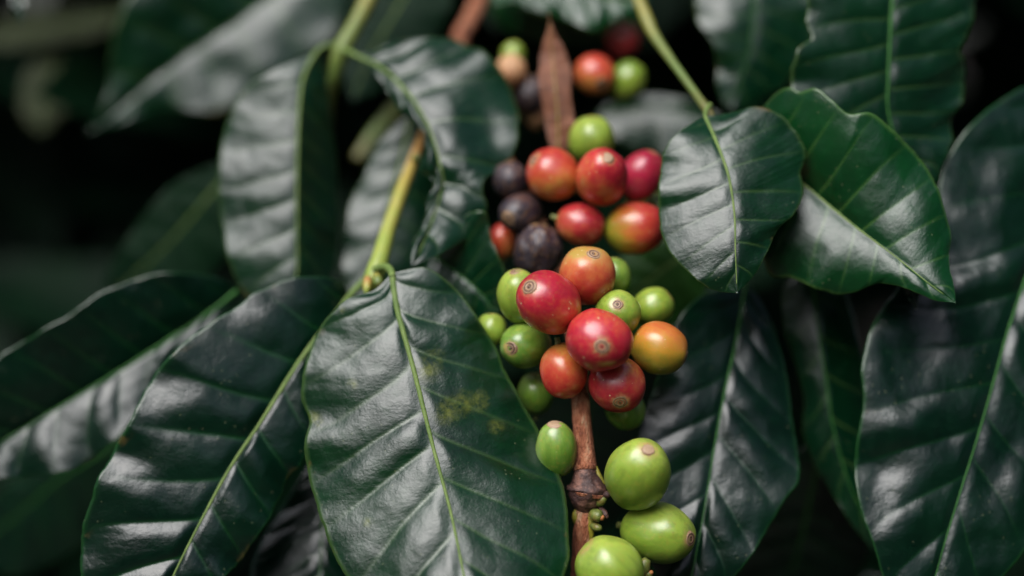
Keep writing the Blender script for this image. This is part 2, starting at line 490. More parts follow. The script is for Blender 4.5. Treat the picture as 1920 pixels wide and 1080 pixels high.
leaf('coffee_leaf', 'grey shining leaf folded along its midrib, hanging left of the forked twig',
     [(592, 98, 62), (568, 150, 58), (560, 230, 55), (557, 350, 51), (557, 450, 48), (555, 520, 46), (530, 590, 45)],
     [(560, 112), (510, 132), (462, 165), (430, 220), (412, 290), (410, 360), (418, 430), (430, 490), (455, 545), (490, 585)],
     [(606, 118), (614, 170), (624, 240), (631, 320), (635, 400), (634, 470), (622, 515), (580, 560)],
     kl=[0.2, 0.25, 0.25, 0.2, 0.2], kr=[0.8, 1.1, 1.2, 1.1, 0.8], veins=9, quilt=0.3, rib_px=9, seed=11, nt=200,
     petiole=[(640, 88, 66), (620, 84, 65), (603, 90, 63), (590, 102, 62)])
leaf('coffee_leaf', 'blurred leaf across the top left, grey lower half and nearly black upper half',
     [(625, -90, 118), (490, 5, 114), (420, 55, 112), (350, 100, 111), (280, 155, 110), (220, 205, 109), (160, 250, 108)],
     [(500, -90), (360, -70), (255, -20), (220, 40), (207, 100), (203, 160), (185, 215)],
     [(665, -40), (640, 40), (605, 90), (545, 125), (485, 168), (430, 203), (400, 213), (330, 206), (270, 214), (215, 235)],
     kl=-0.35, kr=[-0.02, -0.08, -0.1, -0.1, -0.1], veins=7, quilt=0.6, rough_noise=1.4, rib_px=6, rib=M_RIB_DARK, seed=14, nt=140, nh=20)
leaf('coffee_leaf', 'broad leaf left of the upper red cherries, twisting into a crinkled pale lobe',
     [(660, 100, 60), (720, 132, 54), (772, 185, 46), (806, 245, 41), (824, 305, 37), (830, 345, 37), (815, 400, 34), (792, 460, 28), (772, 502, 24)],
     [(690, 122), (722, 165), (748, 205), (788, 240), (797, 285), (790, 318), (812, 342), (800, 375), (796, 410), (778, 450)],
     [(690, 96), (730, 76), (790, 68), (860, 78), (920, 112), (958, 165), (971, 225), (962, 285), (930, 322), (903, 350), (912, 388), (890, 435), (840, 468), (800, 490)],
     kl=[0.0, 0.1, 0.2, 0.2, 0.1], kr=[0.2, 0.4, 0.4, 0.1, 0.0], veins=9, quilt=0.9, rib_px=11, seed=17, ragged=2.2, rough_noise=2.0, wave=(1.2, 3.4, 0), mat=M_LEAF,
     petiole=[(643, 92, 64), (652, 96, 62), (664, 102, 60)])
leaf('coffee_leaf', 'grey blurred leaf hanging behind the yellow-green twig',
     [(770, 215, 72), (755, 290, 70), (735, 370, 67), (715, 450, 64), (695, 530, 62), (680, 600, 60)],
     [(735, 240), (700, 282), (682, 330), (655, 378), (648, 420), (636, 470), (645, 520), (660, 570)],
     [(800, 240), (830, 320), (838, 390), (825, 450), (790, 510), (730, 570)],
     kl=0.2, kr=0.2, veins=8, quilt=0.3, rib_px=8, seed=19, nt=140, nh=20)
leaf('coffee_leaf', 'leaf touching the cherries from the right, pale left half and darker right half',
     [(1322, 218, 24), (1345, 270, 17), (1366, 330, 12), (1377, 400, 8), (1379, 470, 5), (1382, 550, 4)],
     [(1296, 232), (1262, 258), (1243, 290), (1236, 340), (1236, 395), (1241, 440), (1262, 482), (1300, 520), (1340, 545)],
     [(1370, 212), (1425, 200), (1470, 222), (1498, 258), (1511, 290), (1502, 325), (1507, 362), (1488, 402), (1458, 430), (1440, 470), (1415, 515)],
     kl=[0.1, 0.22, 0.25, 0.25, 0.25], kr=[0.3, 0.4, 0.4, 0.35, 0.3], veins=8, quilt=0.28, rib_px=8, seed=23, nt=220, nh=34, mat=M_LEAF_FRONT,
     petiole=[(1332, 196, 28), (1324, 206, 26), (1322, 220, 24)], wave=(0.9, 3, 0))
leaf('coffee_leaf', 'bright fresh green leaf with wavy edges and a pointed tip, overlapped by the pale one',
     [(1395, 262, 37), (1450, 305, 32), (1512, 350, 26), (1560, 390, 22), (1610, 430, 17), (1680, 482, 11), (1740, 530, 7), (1792, 568, 5)],
     [(1420, 215), (1468, 165), (1500, 172), (1530, 165), (1560, 188), (1592, 214), (1635, 212), (1680, 250), (1720, 290), (1752, 340), (1770, 390), (1783, 440), (1780, 490), (1790, 540)],
     [(1400, 330), (1420, 430), (1442, 512), (1480, 520), (1520, 537), (1560, 551), (1600, 549), (1650, 531), (1700, 541), (1750, 562)],
     kl=[-0.2, -0.3, -0.3, 0.05, 0.35, 0.3], kr=[-0.1, -0.05, 0.15, 0.2, 0.1], mat=M_LEAF_FRESH, veins=9, quilt=0.28, rib_px=8, seed=29, nt=240, nh=40, wave=(1.2, 2.6, 0), bulge=0.15)
leaf('coffee_leaf', 'upright leaf at the top right with wavy margins and straight green midrib',
     [(1676, -60, 40), (1670, 50, 37), (1666, 140, 35), (1666, 210, 34), (1690, 280, 34), (1750, 345, 35)],
     [(1560, -60), (1516, -10), (1512, 40), (1518, 72), (1492, 100), (1482, 150), (1490, 210), (1540, 270), (1640, 330)],
     [(1800, -60), (1826, -10), (1818, 50), (1802, 92), (1812, 130), (1806, 185), (1788, 230), (1784, 270), (1762, 318)],
     kl=[-0.2, -0.15, -0.15, 0.0], kr=[0.35, 0.4, 0.4, 0.2], veins=9, quilt=0.5, slant=0.14, rough_noise=1.4, rib_px=10, seed=31, ragged=2.4, nt=200, nh=32, mat=M_LEAF, rib=M_RIB_DARK, wave=(1.1, 4, 0))
leaf('coffee_leaf', 'very large dark leaf filling the right edge, deep green midrib and puckered surface',
     [(2010, 170, 48), (1975, 350, 40), (1930, 500, 33), (1890, 620, 28), (1862, 720, 24), (1830, 830, 20), (1800, 925, 17), (1768, 1030, 14), (1730, 1170, 12)],
     [(1930, 160), (1860, 200), (1810, 245), (1775, 300), (1760, 350), (1760, 440), (1700, 520), (1640, 600), (1615, 680), (1618, 750), (1605, 840), (1606, 920), (1635, 1020), (1670, 1110)],
     [(2080, 260), (2110, 420), (2100, 600), (2060, 760), (1990, 920), (1900, 1060), (1800, 1160)],
     kl=[0.02, 0.02, 0.0, 0.0, 0.0], kr=[0.2, 0.15, 0.1, 0.0, 0.0], veins=11, quilt=1.1, slant=0.14, rib_px=9, seed=37, nt=320, nh=48, mat=M_LEAF_DARK, rib=M_RIB_DARK, rough_noise=1.5, vein_w=0.4)
leaf('coffee_leaf', 'dark satin leaf behind the yellow cherry, thin midrib and grey sheen beside the green cherries',
     [(1398, 535, 42), (1380, 640, 34), (1360, 730, 28), (1341, 830, 24), (1325, 930, 20), (1303, 1050, 16), (1280, 1150, 14)],
     [(1350, 545), (1300, 565), (1262, 620), (1225, 730), (1198, 800), (1190, 900), (1205, 1000), (1235, 1090)],
     [(1425, 560), (1452, 620), (1474, 700), (1486, 790), (1500, 890), (1474, 935), (1442, 988), (1395, 1060), (1330, 1120)],
     kl=[0.0, 0.0, 0.05, 0.0, 0.2], kr=[0.3, 0.2, 0.0, -0.12, 0.2], veins=8, quilt=0.7, slant=0.22, rough_noise=0.9, rib_px=7, seed=41, nt=240, nh=38, mat=M_LEAF_DARK, vein_w=0.5,
     rib=M_RIB_DARK)
leaf('coffee_leaf', 'narrow edge-on leaf with a pale rim, between two dark leaves on the right',
     [(1520, 500, 46), (1535, 620, 42), (1550, 720, 40), (1562, 800, 39), (1590, 900, 38), (1630, 990, 37), (1690, 1090, 36)],
     [(1470, 540), (1472, 620), (1495, 690), (1508, 750), (1506, 800), (1525, 865), (1560, 925), (1610, 1000)],
     [(1580, 540), (1620, 680), (1640, 800), (1640, 900), (1660, 1000)],
     kl=0.5, kr=0.5, veins=8, quilt=0.35, rib_px=6, seed=43, nt=180, nh=24, mat=M_LEAF, rib=M_RIB_DARK)
leaf('coffee_leaf', 'wet shining leaf at the top centre above the dried brown leaf',
     [(905, -40, 86), (980, -35, 82), (1060, -22, 78), (1140, -5, 76), (1215, 8, 76)],
     [(950, -110), (1040, -120), (1130, -90), (1190, -40)],
     [(925, 5), (960, 2), (1000, 20), (1055, 34), (1105, 55), (1138, 50), (1165, 28), (1200, 18)],
     kl=0.4, kr=-0.42, veins=8, quilt=0.8, rib_px=8, seed=47, nt=160, nh=24, mat=M_LEAF_FRESH, wave=(1.5, 3, 0))
leaf('coffee_leaf', 'green leaf curving down beneath the wet shining one, yellowish at its left rim',
     [(915, -60, 98), (950, -20, 96), (1000, 20, 94), (1060, 45, 94), (1130, 60, 96), (1200, 50, 100)],
     [(920, -10), (930, 40), (960, 62), (1010, 78), (1080, 88), (1150, 85)],
     [(960, -60), (1030, -40), (1110, -20), (1180, 10)],
     kl=0.6, kr=0.2, veins=8, quilt=0.5, rib_px=8, seed=48, nt=100, nh=16, mat=M_LEAF_FRESH)
leaf('coffee_leaf', 'soft blurred grey leaf at the top, between the thin green twig and the upright leaf',
     [(1420, -80, 73), (1415, -10, 70), (1410, 60, 68), (1395, 130, 68), (1365, 205, 69)],
     [(1340, -60), (1305, -10), (1308, 40), (1338, 85), (1345, 140), (1350, 180)],
     [(1500, -60), (1530, 10), (1520, 90), (1470, 160), (1410, 200)],
     kl=0.1, kr=0.2, veins=8, quilt=0.15, rough_noise=1.2, rib_px=5, rib=M_RIB_DARK, seed=53, nt=120, nh=18)
leaf('coffee_leaf', 'dull grey leaf deep behind the thin green twig, just above the pale leaf',
     [(1120, 215, 98), (1180, 205, 96), (1250, 205, 94), (1320, 225, 92), (1390, 260, 90)],
     [(1150, 190), (1220, 176), (1300, 190), (1360, 225)],
     [(1150, 255), (1220, 285), (1300, 290), (1360, 280)],
     kl=0.0, kr=-0.25, veins=7, quilt=0.1, rib_px=5, rib=M_RIB_DARK, seed=59, nt=100, nh=16)
leaf('coffee_leaf', 'small dark leaf showing in the gap below the two big leaves on the left',
     [(625, 830, 46), (612, 920, 42), (603, 1000, 38), (598, 1090, 34), (590, 1160, 32)],
     [(580, 870), (530, 950), (490, 1020), (470, 1090), (520, 1150)],
     [(660, 880), (690, 960), (690, 1050), (640, 1140)],
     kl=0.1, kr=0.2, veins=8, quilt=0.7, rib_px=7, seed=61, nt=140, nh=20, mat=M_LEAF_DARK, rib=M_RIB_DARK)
leaf('coffee_leaf', 'dark green leaf with a bright rim curling around the left of the black cherries',
     [(800, 470, 40), (840, 500, 37), (880, 530, 34), (910, 560, 33), (935, 600, 33)],
     [(840, 440), (880, 400), (912, 400), (918, 440), (935, 480), (948, 515), (943, 555), (938, 580)],
     [(800, 520), (840, 570), (880, 600), (910, 610)],
     kl=[-0.1, -0.35, -0.35, -0.2], kr=0.2, veins=7, quilt=0.3, rib_px=6, seed=67, nt=140, nh=22, mat=M_LEAF, rib=M_RIB_DARK)
leaf('coffee_leaf', 'dim leaf in the dark left of the folded grey leaf',
     [(450, 300, 100), (390, 370, 102), (330, 440, 106), (270, 500, 110), (200, 560, 116)],
     [(400, 310), (320, 350), (260, 420), (220, 480), (195, 530)],
     [(460, 370), (440, 450), (390, 520), (310, 560)],
     kl=0.1, kr=0.0, veins=8, quilt=0.4, rib_px=8, seed=71, nt=120, nh=18, mat=M_LEAF_BACK_DARKENED)
leaf('coffee_leaf', 'dark leaf tip dangling at the top left corner',
     [(30, -90, 70), (34, -40, 68), (36, 0, 67), (40, 46, 66)],
     [(10, -60), (14, -20), (22, 15)],
     [(58, -60), (56, -20), (50, 15)],
     kl=0.2, kr=0.2, veins=6, quilt=0.4, rib_px=5, seed=73, nt=80, nh=12, mat=M_LEAF_DARK, rib=M_RIB_DARK)
leaf('coffee_leaf', 'shadowed green leaf just right of the small green cherries, behind the cluster',
     [(1330, 440, 58), (1280, 480, 60), (1230, 515, 62), (1180, 560, 64), (1140, 610, 66)],
     [(1280, 430), (1210, 450), (1150, 500), (1125, 560)],
     [(1340, 500), (1310, 570), (1250, 620), (1190, 640)],
     kl=0.2, kr=0.1, veins=7, quilt=0.4, rib_px=7, seed=79, nt=100, nh=16, mat=M_LEAF_SHADE)
leaf('coffee_leaf', 'added nearly black leaf that darkens the gap behind the brown stem and the green cherries',  # added dark leaf, tilted downwards, to blacken the gap behind the stem
     [(1130, 520, 84), (1115, 640, 88), (1100, 770, 94), (1095, 900, 102), (1100, 1020, 112)],
     [(1050, 560), (1000, 680), (985, 800), (1020, 930)],
     [(1200, 560), (1245, 680), (1240, 820), (1180, 950)],
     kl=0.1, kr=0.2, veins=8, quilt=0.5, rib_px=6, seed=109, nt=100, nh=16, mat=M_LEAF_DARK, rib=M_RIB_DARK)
leaf('coffee_leaf', 'dark leaf behind the fork of the green twig at the top',
     [(790, -70, 105), (760, -10, 102), (725, 50, 99), (690, 110, 97), (660, 190, 95)],
     [(720, -60), (670, 0), (650, 70), (645, 140)],
     [(840, -40), (845, 20), (800, 90), (730, 160)],
     kl=0.2, kr=0.2, veins=7, quilt=0.3, rib_px=7, seed=83, nt=100, nh=16, mat=M_LEAF_BACK_DARKENED)
leaf('coffee_leaf', 'shadowed leaf at the bottom, below the narrow edge-on leaf',
     [(1540, 830, 62), (1520, 930, 66), (1500, 1020, 72), (1470, 1120, 80), (1440, 1200, 86)],
     [(1470, 860), (1420, 950), (1380, 1050), (1390, 1150)],
     [(1600, 880), (1640, 980), (1610, 1090), (1530, 1170)],
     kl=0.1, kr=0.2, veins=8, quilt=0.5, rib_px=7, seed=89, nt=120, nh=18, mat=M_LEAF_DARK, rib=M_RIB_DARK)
leaf('coffee_leaf', 'dark drooping leaf with a yellow-green rim at the lower left edge',
     [(260, 800, 84), (190, 850, 87), (110, 900, 92), (40, 960, 98), (-60, 1040, 106)],
     [(180, 820), (100, 860), (30, 900), (-40, 960)],
     [(260, 880), (220, 970), (130, 1040), (20, 1080)],
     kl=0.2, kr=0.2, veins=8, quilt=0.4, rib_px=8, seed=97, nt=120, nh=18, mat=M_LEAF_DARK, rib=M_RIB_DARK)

M_OLIVE_LIT = mat_leaf('olive_leaf_lightened', (0.016, 0.022, 0.009), (0.028, 0.036, 0.015), (0.04, 0.05, 0.02), rough=0.7, spec=-0.9)  # olive base made lighter, standing in for light on two far leaves
leaf('coffee_leaf', 'olive leaf, lightened in colour as if lit, stretched out far behind in the top left corner, very blurred',
     [(250, 20, 175), (180, 36, 178), (100, 48, 182), (20, 62, 186), (-60, 80, 190)],
     [(180, 12), (100, 16), (20, 28)], [(180, 68), (100, 82), (20, 92)],
     kl=0.2, kr=-0.5, veins=6, quilt=0.3, rib_px=6, seed=103, nt=60, nh=10, mat=M_OLIVE_LIT)
leaf('coffee_leaf', 'dim olive leaf far behind, lightened in colour as if lit, below the stretched out one at the left',
     [(110, 100, 190), (95, 150, 186), (80, 200, 182), (75, 250, 180)],
     [(60, 120), (40, 170), (45, 220)], [(140, 130), (135, 180), (110, 225)],
     kl=0.1, kr=0.2, veins=6, quilt=0.3, rib_px=6, seed=107, nt=60, nh=10, mat=M_OLIVE_LIT)

leaf('coffee_leaf', 'dark pointed tip of a hidden leaf poking out below the bright fresh green leaf',
     [(1690, 440, 24), (1700, 490, 21), (1708, 535, 19), (1718, 580, 18)],
     [(1672, 470), (1684, 520), (1704, 560)], [(1715, 470), (1722, 520), (1723, 555)],
     kl=0.2, kr=0.2, veins=5, quilt=0.2, rib_px=4, seed=113, nt=60, nh=10, mat=M_LEAF_DARK, rib=M_RIB_DARK)

# the dried leaf: narrow, brown, rolled
dry = leaf('dried_leaf', 'narrow brown dried leaf hanging above the orange-red cherry',
           [(1046, 290, 45), (1046, 230, 44), (1042, 170, 44), (1036, 110, 48), (1032, 60, 47), (1030, 28, 46)],
           [(1032, 275), (1021, 230), (1013, 180), (1010, 135), (1015, 90), (1025, 55)],
           [(1064, 275), (1078, 235), (1070, 180), (1072, 140), (1061, 100), (1042, 62)],
           kl=[0.1, 0.5, 0.0, 0.6, 0.3], kr=[0.5, 0.0, 0.5, 0.1, 0.3], mat=M_DRY, rib=M_DRY_RIB, ragged=0.7, veins=13, quilt=0.0, slant=0.3, rib_px=4, seed=101, nt=140, nh=20, group=None, wave=(0.35, 2, 0), rough_noise=0.9)

# ------------------------------------------------------------------ cherries
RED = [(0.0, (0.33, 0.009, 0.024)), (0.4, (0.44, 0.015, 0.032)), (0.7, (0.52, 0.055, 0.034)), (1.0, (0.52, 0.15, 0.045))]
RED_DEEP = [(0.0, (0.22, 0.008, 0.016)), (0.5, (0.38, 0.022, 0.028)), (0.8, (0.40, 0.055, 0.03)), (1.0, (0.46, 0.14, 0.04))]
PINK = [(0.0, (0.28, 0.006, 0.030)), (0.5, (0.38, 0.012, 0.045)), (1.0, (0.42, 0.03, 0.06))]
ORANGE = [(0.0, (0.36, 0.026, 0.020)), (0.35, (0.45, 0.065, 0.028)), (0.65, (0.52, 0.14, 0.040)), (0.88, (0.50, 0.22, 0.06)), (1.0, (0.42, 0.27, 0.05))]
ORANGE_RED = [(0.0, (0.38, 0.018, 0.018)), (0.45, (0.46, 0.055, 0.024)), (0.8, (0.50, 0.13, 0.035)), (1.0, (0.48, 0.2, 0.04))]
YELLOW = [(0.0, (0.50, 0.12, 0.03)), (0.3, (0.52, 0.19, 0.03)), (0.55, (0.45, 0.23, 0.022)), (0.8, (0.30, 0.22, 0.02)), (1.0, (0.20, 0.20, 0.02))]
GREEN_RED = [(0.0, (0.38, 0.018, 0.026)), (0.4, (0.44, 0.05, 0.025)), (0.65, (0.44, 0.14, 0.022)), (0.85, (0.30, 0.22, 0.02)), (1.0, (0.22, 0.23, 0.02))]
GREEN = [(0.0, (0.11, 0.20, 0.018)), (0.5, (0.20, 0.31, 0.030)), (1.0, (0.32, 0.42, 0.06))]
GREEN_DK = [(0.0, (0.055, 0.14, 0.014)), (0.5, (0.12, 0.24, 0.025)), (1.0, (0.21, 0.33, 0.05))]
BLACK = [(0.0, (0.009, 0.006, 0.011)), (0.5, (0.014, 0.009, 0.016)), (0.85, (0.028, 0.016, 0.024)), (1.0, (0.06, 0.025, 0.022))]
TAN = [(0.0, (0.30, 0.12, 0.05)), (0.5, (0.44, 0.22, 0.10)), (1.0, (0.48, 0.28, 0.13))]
MC = {
    'red': mat_cherry('red_skin', RED, 1.2, specks=0.8), 'red_deep': mat_cherry('deep_red_skin', RED_DEEP, 1.1, specks=0.7), 'pink': mat_cherry('crimson_skin', PINK, 0.5),
    'orange': mat_cherry('orange_skin', ORANGE, 0.9), 'orange_red': mat_cherry('orange_red_skin', ORANGE_RED, 1.0),
    'yellow': mat_cherry('yellow_skin', YELLOW, 0.8), 'green_red': mat_cherry('half_ripe_skin', GREEN_RED, 0.6),
    'green': mat_cherry('green_skin', GREEN, 0.5, stripes=0.35, specks=0.15), 'green_dk': mat_cherry('deep_green_skin', GREEN_DK, 0.6, stripes=0.35, specks=0.15, stripe_col=(0.05, 0.12, 0.012)),
    'black': mat_cherry('black_skin', BLACK, 0.9, rough=0.45, specks=0.2, bump=0.6), 'tan': mat_cherry('dried_tan_skin', TAN, 0.6, rough=0.5, bump=0.5),
}


def cherry(label, cx, cy, d, a, b, navel=None, kind='green', grad=(0, 1), b2=None, roll=0.0, hidden_dir=None, wrinkle=0.0,
           scar='light', scar_r=0.24, seed=0, group='coffee cherries', g0=0.5, g1=0.5):
    """centre in the picture, depth mm, half length a and half width b in picture px; navel: where its tip shows"""
    c = P(cx, cy, d)
    A, B = size(a, d) * 1.04, size(b, d) * 1.04
    B2 = size(b2, d) if b2 else B * 0.95
    if navel:
        ax, ay = (navel[0] - cx) / a, -(navel[1] - cy) / a
        m = math.hypot(ax, ay)
        if m > 0.98: ax, ay = ax / m * 0.98, ay / m * 0.98
        az = math.sqrt(max(0, 1 - ax * ax - ay * ay))
    else:
        ax, ay = hidden_dir or (0.0, 0.75)
        m = math.hypot(ax, ay) / 0.99
        ax, ay = ax / m, ay / m
        az = math.sqrt(max(0, 1 - ax * ax - ay * ay))
    Z = nR * ax + nU * ay - nF * az
    X = np.cross(nU + nR * 0.3, Z); X /= np.linalg.norm(X)
    Y = np.cross(Z, X)
    X, Y = X * math.cos(roll) + Y * math.sin(roll), Y * math.cos(roll) - X * math.sin(roll)
    nu, nl = 56, 40
    V, G, SCR, F = [], [], [], []
    gl = math.hypot(*grad) or 1
    for i in range(nl + 1):
        th = math.pi * i / nl
        ct, st = math.cos(th), math.sin(th)
        rr = st * (1 + 0.035 * st * st)
        zz = ct * (1 - 0.05 * max(0, ct) ** 6) * (1.0 if ct > 0 else 0.98)
        for j in range(nu):
            ph = 2 * math.pi * j / nu
            lx, ly, lz = math.cos(ph) * rr, math.sin(ph) * rr, zz
            k = 1 + 0.05 * mnoise.noise(Vector((lx * 1.4 + seed, ly * 1.4, lz * 1.2))) - 0.006 * math.exp(-(math.sin(ph) / 0.18) ** 2) * st
            if wrinkle:
                k += wrinkle * (mnoise.noise(Vector((lx * 2.6 + seed, ly * 2.6, lz * 1.6))) + 0.5 * mnoise.noise(Vector((lx * 6 + seed, ly * 6, lz * 4))))
            q = X * (lx * B * k) + Y * (ly * B2 * k) + Z * (lz * A * k)
            V.append((lx * B * k, ly * B2 * k, lz * A * k))
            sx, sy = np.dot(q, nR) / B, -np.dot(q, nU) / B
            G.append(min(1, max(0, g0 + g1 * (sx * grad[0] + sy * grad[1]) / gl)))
            SCR.append(max(0.0, 1 - abs(math.degrees(th) - 13) / 11))
    for i in range(nl):
        for j in range(nu):
            k2 = (j + 1) % nu
            F.append((i * nu + j, (i + 1) * nu + j, (i + 1) * nu + k2, i * nu + k2))
    root = tag(empty('coffee_cherry', c), label, 'coffee cherry', group)
    root.matrix_world = Matrix.Translation(Vector(c)) @ Matrix((X, Y, Z)).transposed().to_4x4()

    def part(name, v, f, m, at):
        me = bpy.data.meshes.new(name)
        me.from_pydata([tuple(map(float, q)) for q in v], [], f)
        me.polygons.foreach_set('use_smooth', [True] * len(me.polygons))
        for kk, val in at.items():
            me.attributes.new(kk, 'FLOAT', 'POINT').data.foreach_set('value', np.asarray(val, dtype=np.float32))
        me.materials.append(m)
        o = bpy.data.objects.new(name, me); COL.objects.link(o); o.parent = root
        return o
    sk = part('skin', V, F, MC[kind], {'grad': G, 'scar': SCR})
    if navel and scar:
        sr = B * scar_r
        prof = [(1.18, -0.16, 0.6), (1.05, 0.02, 0.55), (0.92, 0.10, 0.9), (0.78, 0.06, 0.35), (0.66, 0.0, 0.25), (0.54, 0.07, 0.75), (0.42, 0.05, 0.8), (0.30, -0.05, 0.25), (0.2, -0.02, 0.2), (0.12, 0.06, 0.5), (0.0, 0.04, 0.1)]
        if scar == 'plain':
            prof = [(1.18, -0.16, 0.5), (1.05, 0.03, 0.5), (0.9, 0.09, 0.85), (0.7, 0.07, 0.95), (0.45, 0.05, 0.8), (0.2, 0.04, 0.95), (0.0, 0.03, 0.7)]
        v, f, rg = [], [], []
        n = 30
        for (r_, z_, g_) in prof:
            for j in range(n):
                ph = 2 * math.pi * j / n
                w = 1 + 0.10 * mnoise.noise(Vector((math.cos(ph) * 2 + seed, math.sin(ph) * 2, r_ * 4)))
                base = math.sqrt(max(0, 1 - (sr * min(r_, 1.1) / B) ** 2)) * A * 0.95 + 0.02 * A * (1 - (sr * r_ / B) ** 2) - 0.012 * A
                v.append((math.cos(ph) * sr * r_ * w, math.sin(ph) * sr * r_ * w * B2 / B, base + z_ * sr)); rg.append(g_)
        for i in range(len(prof) - 1):
            for j in range(n):
                k2 = (j + 1) % n
                f.append((i * n + j, i * n + k2, (i + 1) * n + k2, (i + 1) * n + j))
        part('calyx_scar', v, f, M_SCAR_DARK if scar == 'dark' else M_SCAR, {'ring': rg})
    # short stalk at the other end
    v, f = [], []
    for i, (zz, r_) in enumerate(((-0.93, 0.17), (-1.02, 0.13), (-1.1, 0.11), (-1.2, 0.12))):
        for j in range(10):
            ph = 2 * math.pi * j / 10
            v.append((math.cos(ph) * r_ * B, math.sin(ph) * r_ * B, zz * A))
    for i in range(3):
        for j in range(10):
            k2 = (j + 1) % 10
            f.append((i * 10 + j, i * 10 + k2, (i + 1) * 10 + k2, (i + 1) * 10 + j))
    part('fruit_stalk', v, f, M_STALK, {})
    return root


FC, UC, TC, BC = 'cherries of the front cluster', 'cherries of the upper cluster', 'cherries of the top cluster', 'green cherries at the lower node'
cherry('glossy crimson cherry at the very front of the cluster, round scar facing the viewer', 1123, 638, -4, 64, 60, (1125, 648), 'red', (0.2, -1), b2=56, scar='light', scar_r=0.225, seed=1, group=FC, g1=0.35, g0=0.3)
cherry('large egg-shaped pinkish red cherry with its scar at the upper left end', 1029, 568, 2, 73, 55, (991, 537), 'red', (0.4, 1), scar_r=0.25, seed=2, group=FC, g1=0.4, g0=0.45)
cherry('plump orange cherry topmost in the front cluster, between red and green ones', 1101, 517, 11, 58, 51, (1112, 476), 'orange', (0.0, -1), scar_r=0.22, seed=3, group=FC, g0=0.42, g1=0.75)
cherry('pale green cherry tucked behind the left side of the egg-shaped red one', 974, 556, 15, 54, 40, (966, 508), 'green', (-0.5, -1), seed=4, group=FC)
cherry('small pale green cherry half hidden behind the edge of the large blotched leaf', 922, 619, 24, 32, 29, None, 'green', (0, -1), seed=5, group=FC)
cherry('ribbed green cherry with a brown ringed scar, beside the blotched leaf edge', 985, 648, 16, 52, 42, (956, 652), 'green_dk', (0.2, -1), scar='dark', scar_r=0.30, seed=6, group=FC)
cherry('orange cherry without visible scar directly above the brown stem', 1057, 696, 7, 52, 44, None, 'orange_red', (0.3, -1), hidden_dir=(0.1, -0.5), seed=7, group=FC)
cherry('dusky red cherry lowest in the front cluster, dark scar pointing down', 1157, 719, 6, 56, 51, (1160, 752), 'red_deep', (0.5, -1), scar='dark', scar_r=0.27, seed=8, group=FC)
cherry('small green cherry with a tiny knob, amid the red and orange cherries', 1159, 586, 9, 44, 41, (1155, 570), 'green', (0.2, -1), scar_r=0.22, seed=9, group=FC)
cherry('pale green blurred cherry above the yellow one', 1225, 576, 22, 40, 37, None, 'green', (0, -1), seed=10, group=FC, hidden_dir=(0.5, 0.3))
cherry('green cherry peeping out behind the plump orange one', 1150, 518, 24, 36, 32, None, 'green_dk', (1, -1), seed=11, group=FC)
cherry('yellow-orange cherry at the right end of the cluster, scar at its right tip', 1236, 653, 9, 54, 49, (1286, 670), 'yellow', (-0.3, 1), scar='dark', scar_r=0.24, seed=12, group=FC, g0=0.58, g1=0.62)
cherry('shaded green cherry hanging below the dusky red one', 1172, 766, 18, 42, 38, None, 'green_dk', (0.5, -0.5), hidden_dir=(0.3, -0.8), seed=13, group=FC)
cherry('deeply shaded green cherry below the ribbed green one', 1004, 738, 26, 40, 34, None, 'green_dk', (0, -1), seed=14, group=FC)
cherry('green cherry squeezed between the blotched leaf and the brown stem', 1043, 843, 9, 56, 37, (1040, 790), 'green_dk', (-0.6, -1), scar='plain', scar_r=0.42, seed=15, group=BC)
cherry('largest light green cherry, standing upright with a tan scar near its top', 1196, 890, 0, 81, 57, (1212, 836), 'green', (0.2, -1), scar='plain', scar_r=0.2, seed=16, group=BC)
cherry('light green cherry lying sideways with its scar pointing right', 1234, 999, 7, 74, 56, (1291, 1004), 'green', (0.3, -1), scar='light', scar_r=0.24, seed=17, group=BC)
cherry('light green cherry cut off by the bottom of the picture', 1143, 1068, -5, 66, 61, None, 'green', (0, -1), hidden_dir=(-0.1, 0.1), seed=18, group=BC)
cherry('orange-red blurred cherry touching the foot of the dried brown leaf', 1037, 327, 32, 52, 48, (1000, 301), 'orange_red', (0.3, 1), scar_r=0.2, seed=20, group=UC, g0=0.58, g1=0.55)
cherry('upright red cherry with a speckled scar, middle of the upper cluster', 1128, 333, 26, 68, 46, (1135, 299), 'red', (-0.7, 0.3), scar='plain', scar_r=0.24, seed=21, group=UC)
cherry('rose pink cherry at the right of the upper cluster beside the pale leaf', 1203, 328, 37, 50, 38, None, 'pink', (0, 1), hidden_dir=(0.4, 0.75), seed=22, group=UC)
cherry('lime green cherry on top of the upper cluster', 1109, 263, 44, 46, 41, None, 'green', (0, -1), hidden_dir=(0.05, 0.8), seed=23, group=UC)
cherry('small dull red cherry in the gap between the two clusters', 1089, 421, 30, 47, 38, None, 'red_deep', (-0.6, 0.6), hidden_dir=(0.7, -0.2), seed=24, group=UC)
cherry('half ripe cherry, red with a yellow-green left side, against the pale leaf', 1191, 428, 31, 58, 49, None, 'green_red', (-1, 0.35), hidden_dir=(0.7, 0.1), seed=25, group=UC)
cherry('dried purple-black cherry beside the orange-red one', 957, 338, 40, 36, 33, None, 'black', (0.3, -1), seed=26, group=UC, wrinkle=0.02)
cherry('round purple-black cherry with a small rusty scar, middle of three black ones', 977, 400, 35, 48, 36, (952, 410), 'black', (0, -1), scar='dark', scar_r=0.14, seed=27, group=UC, wrinkle=0.02)
cherry('shrivelled black cherry directly above the pinkish egg-shaped one', 1010, 472, 33, 54, 44, None, 'black', (0.4, -1), seed=28, group=UC, wrinkle=0.09)
cherry('orange cherry mostly covered by the curling leaf rim and black cherries', 942, 452, 43, 34, 28, None, 'orange_red', (1, 0.6), seed=29, group=UC)
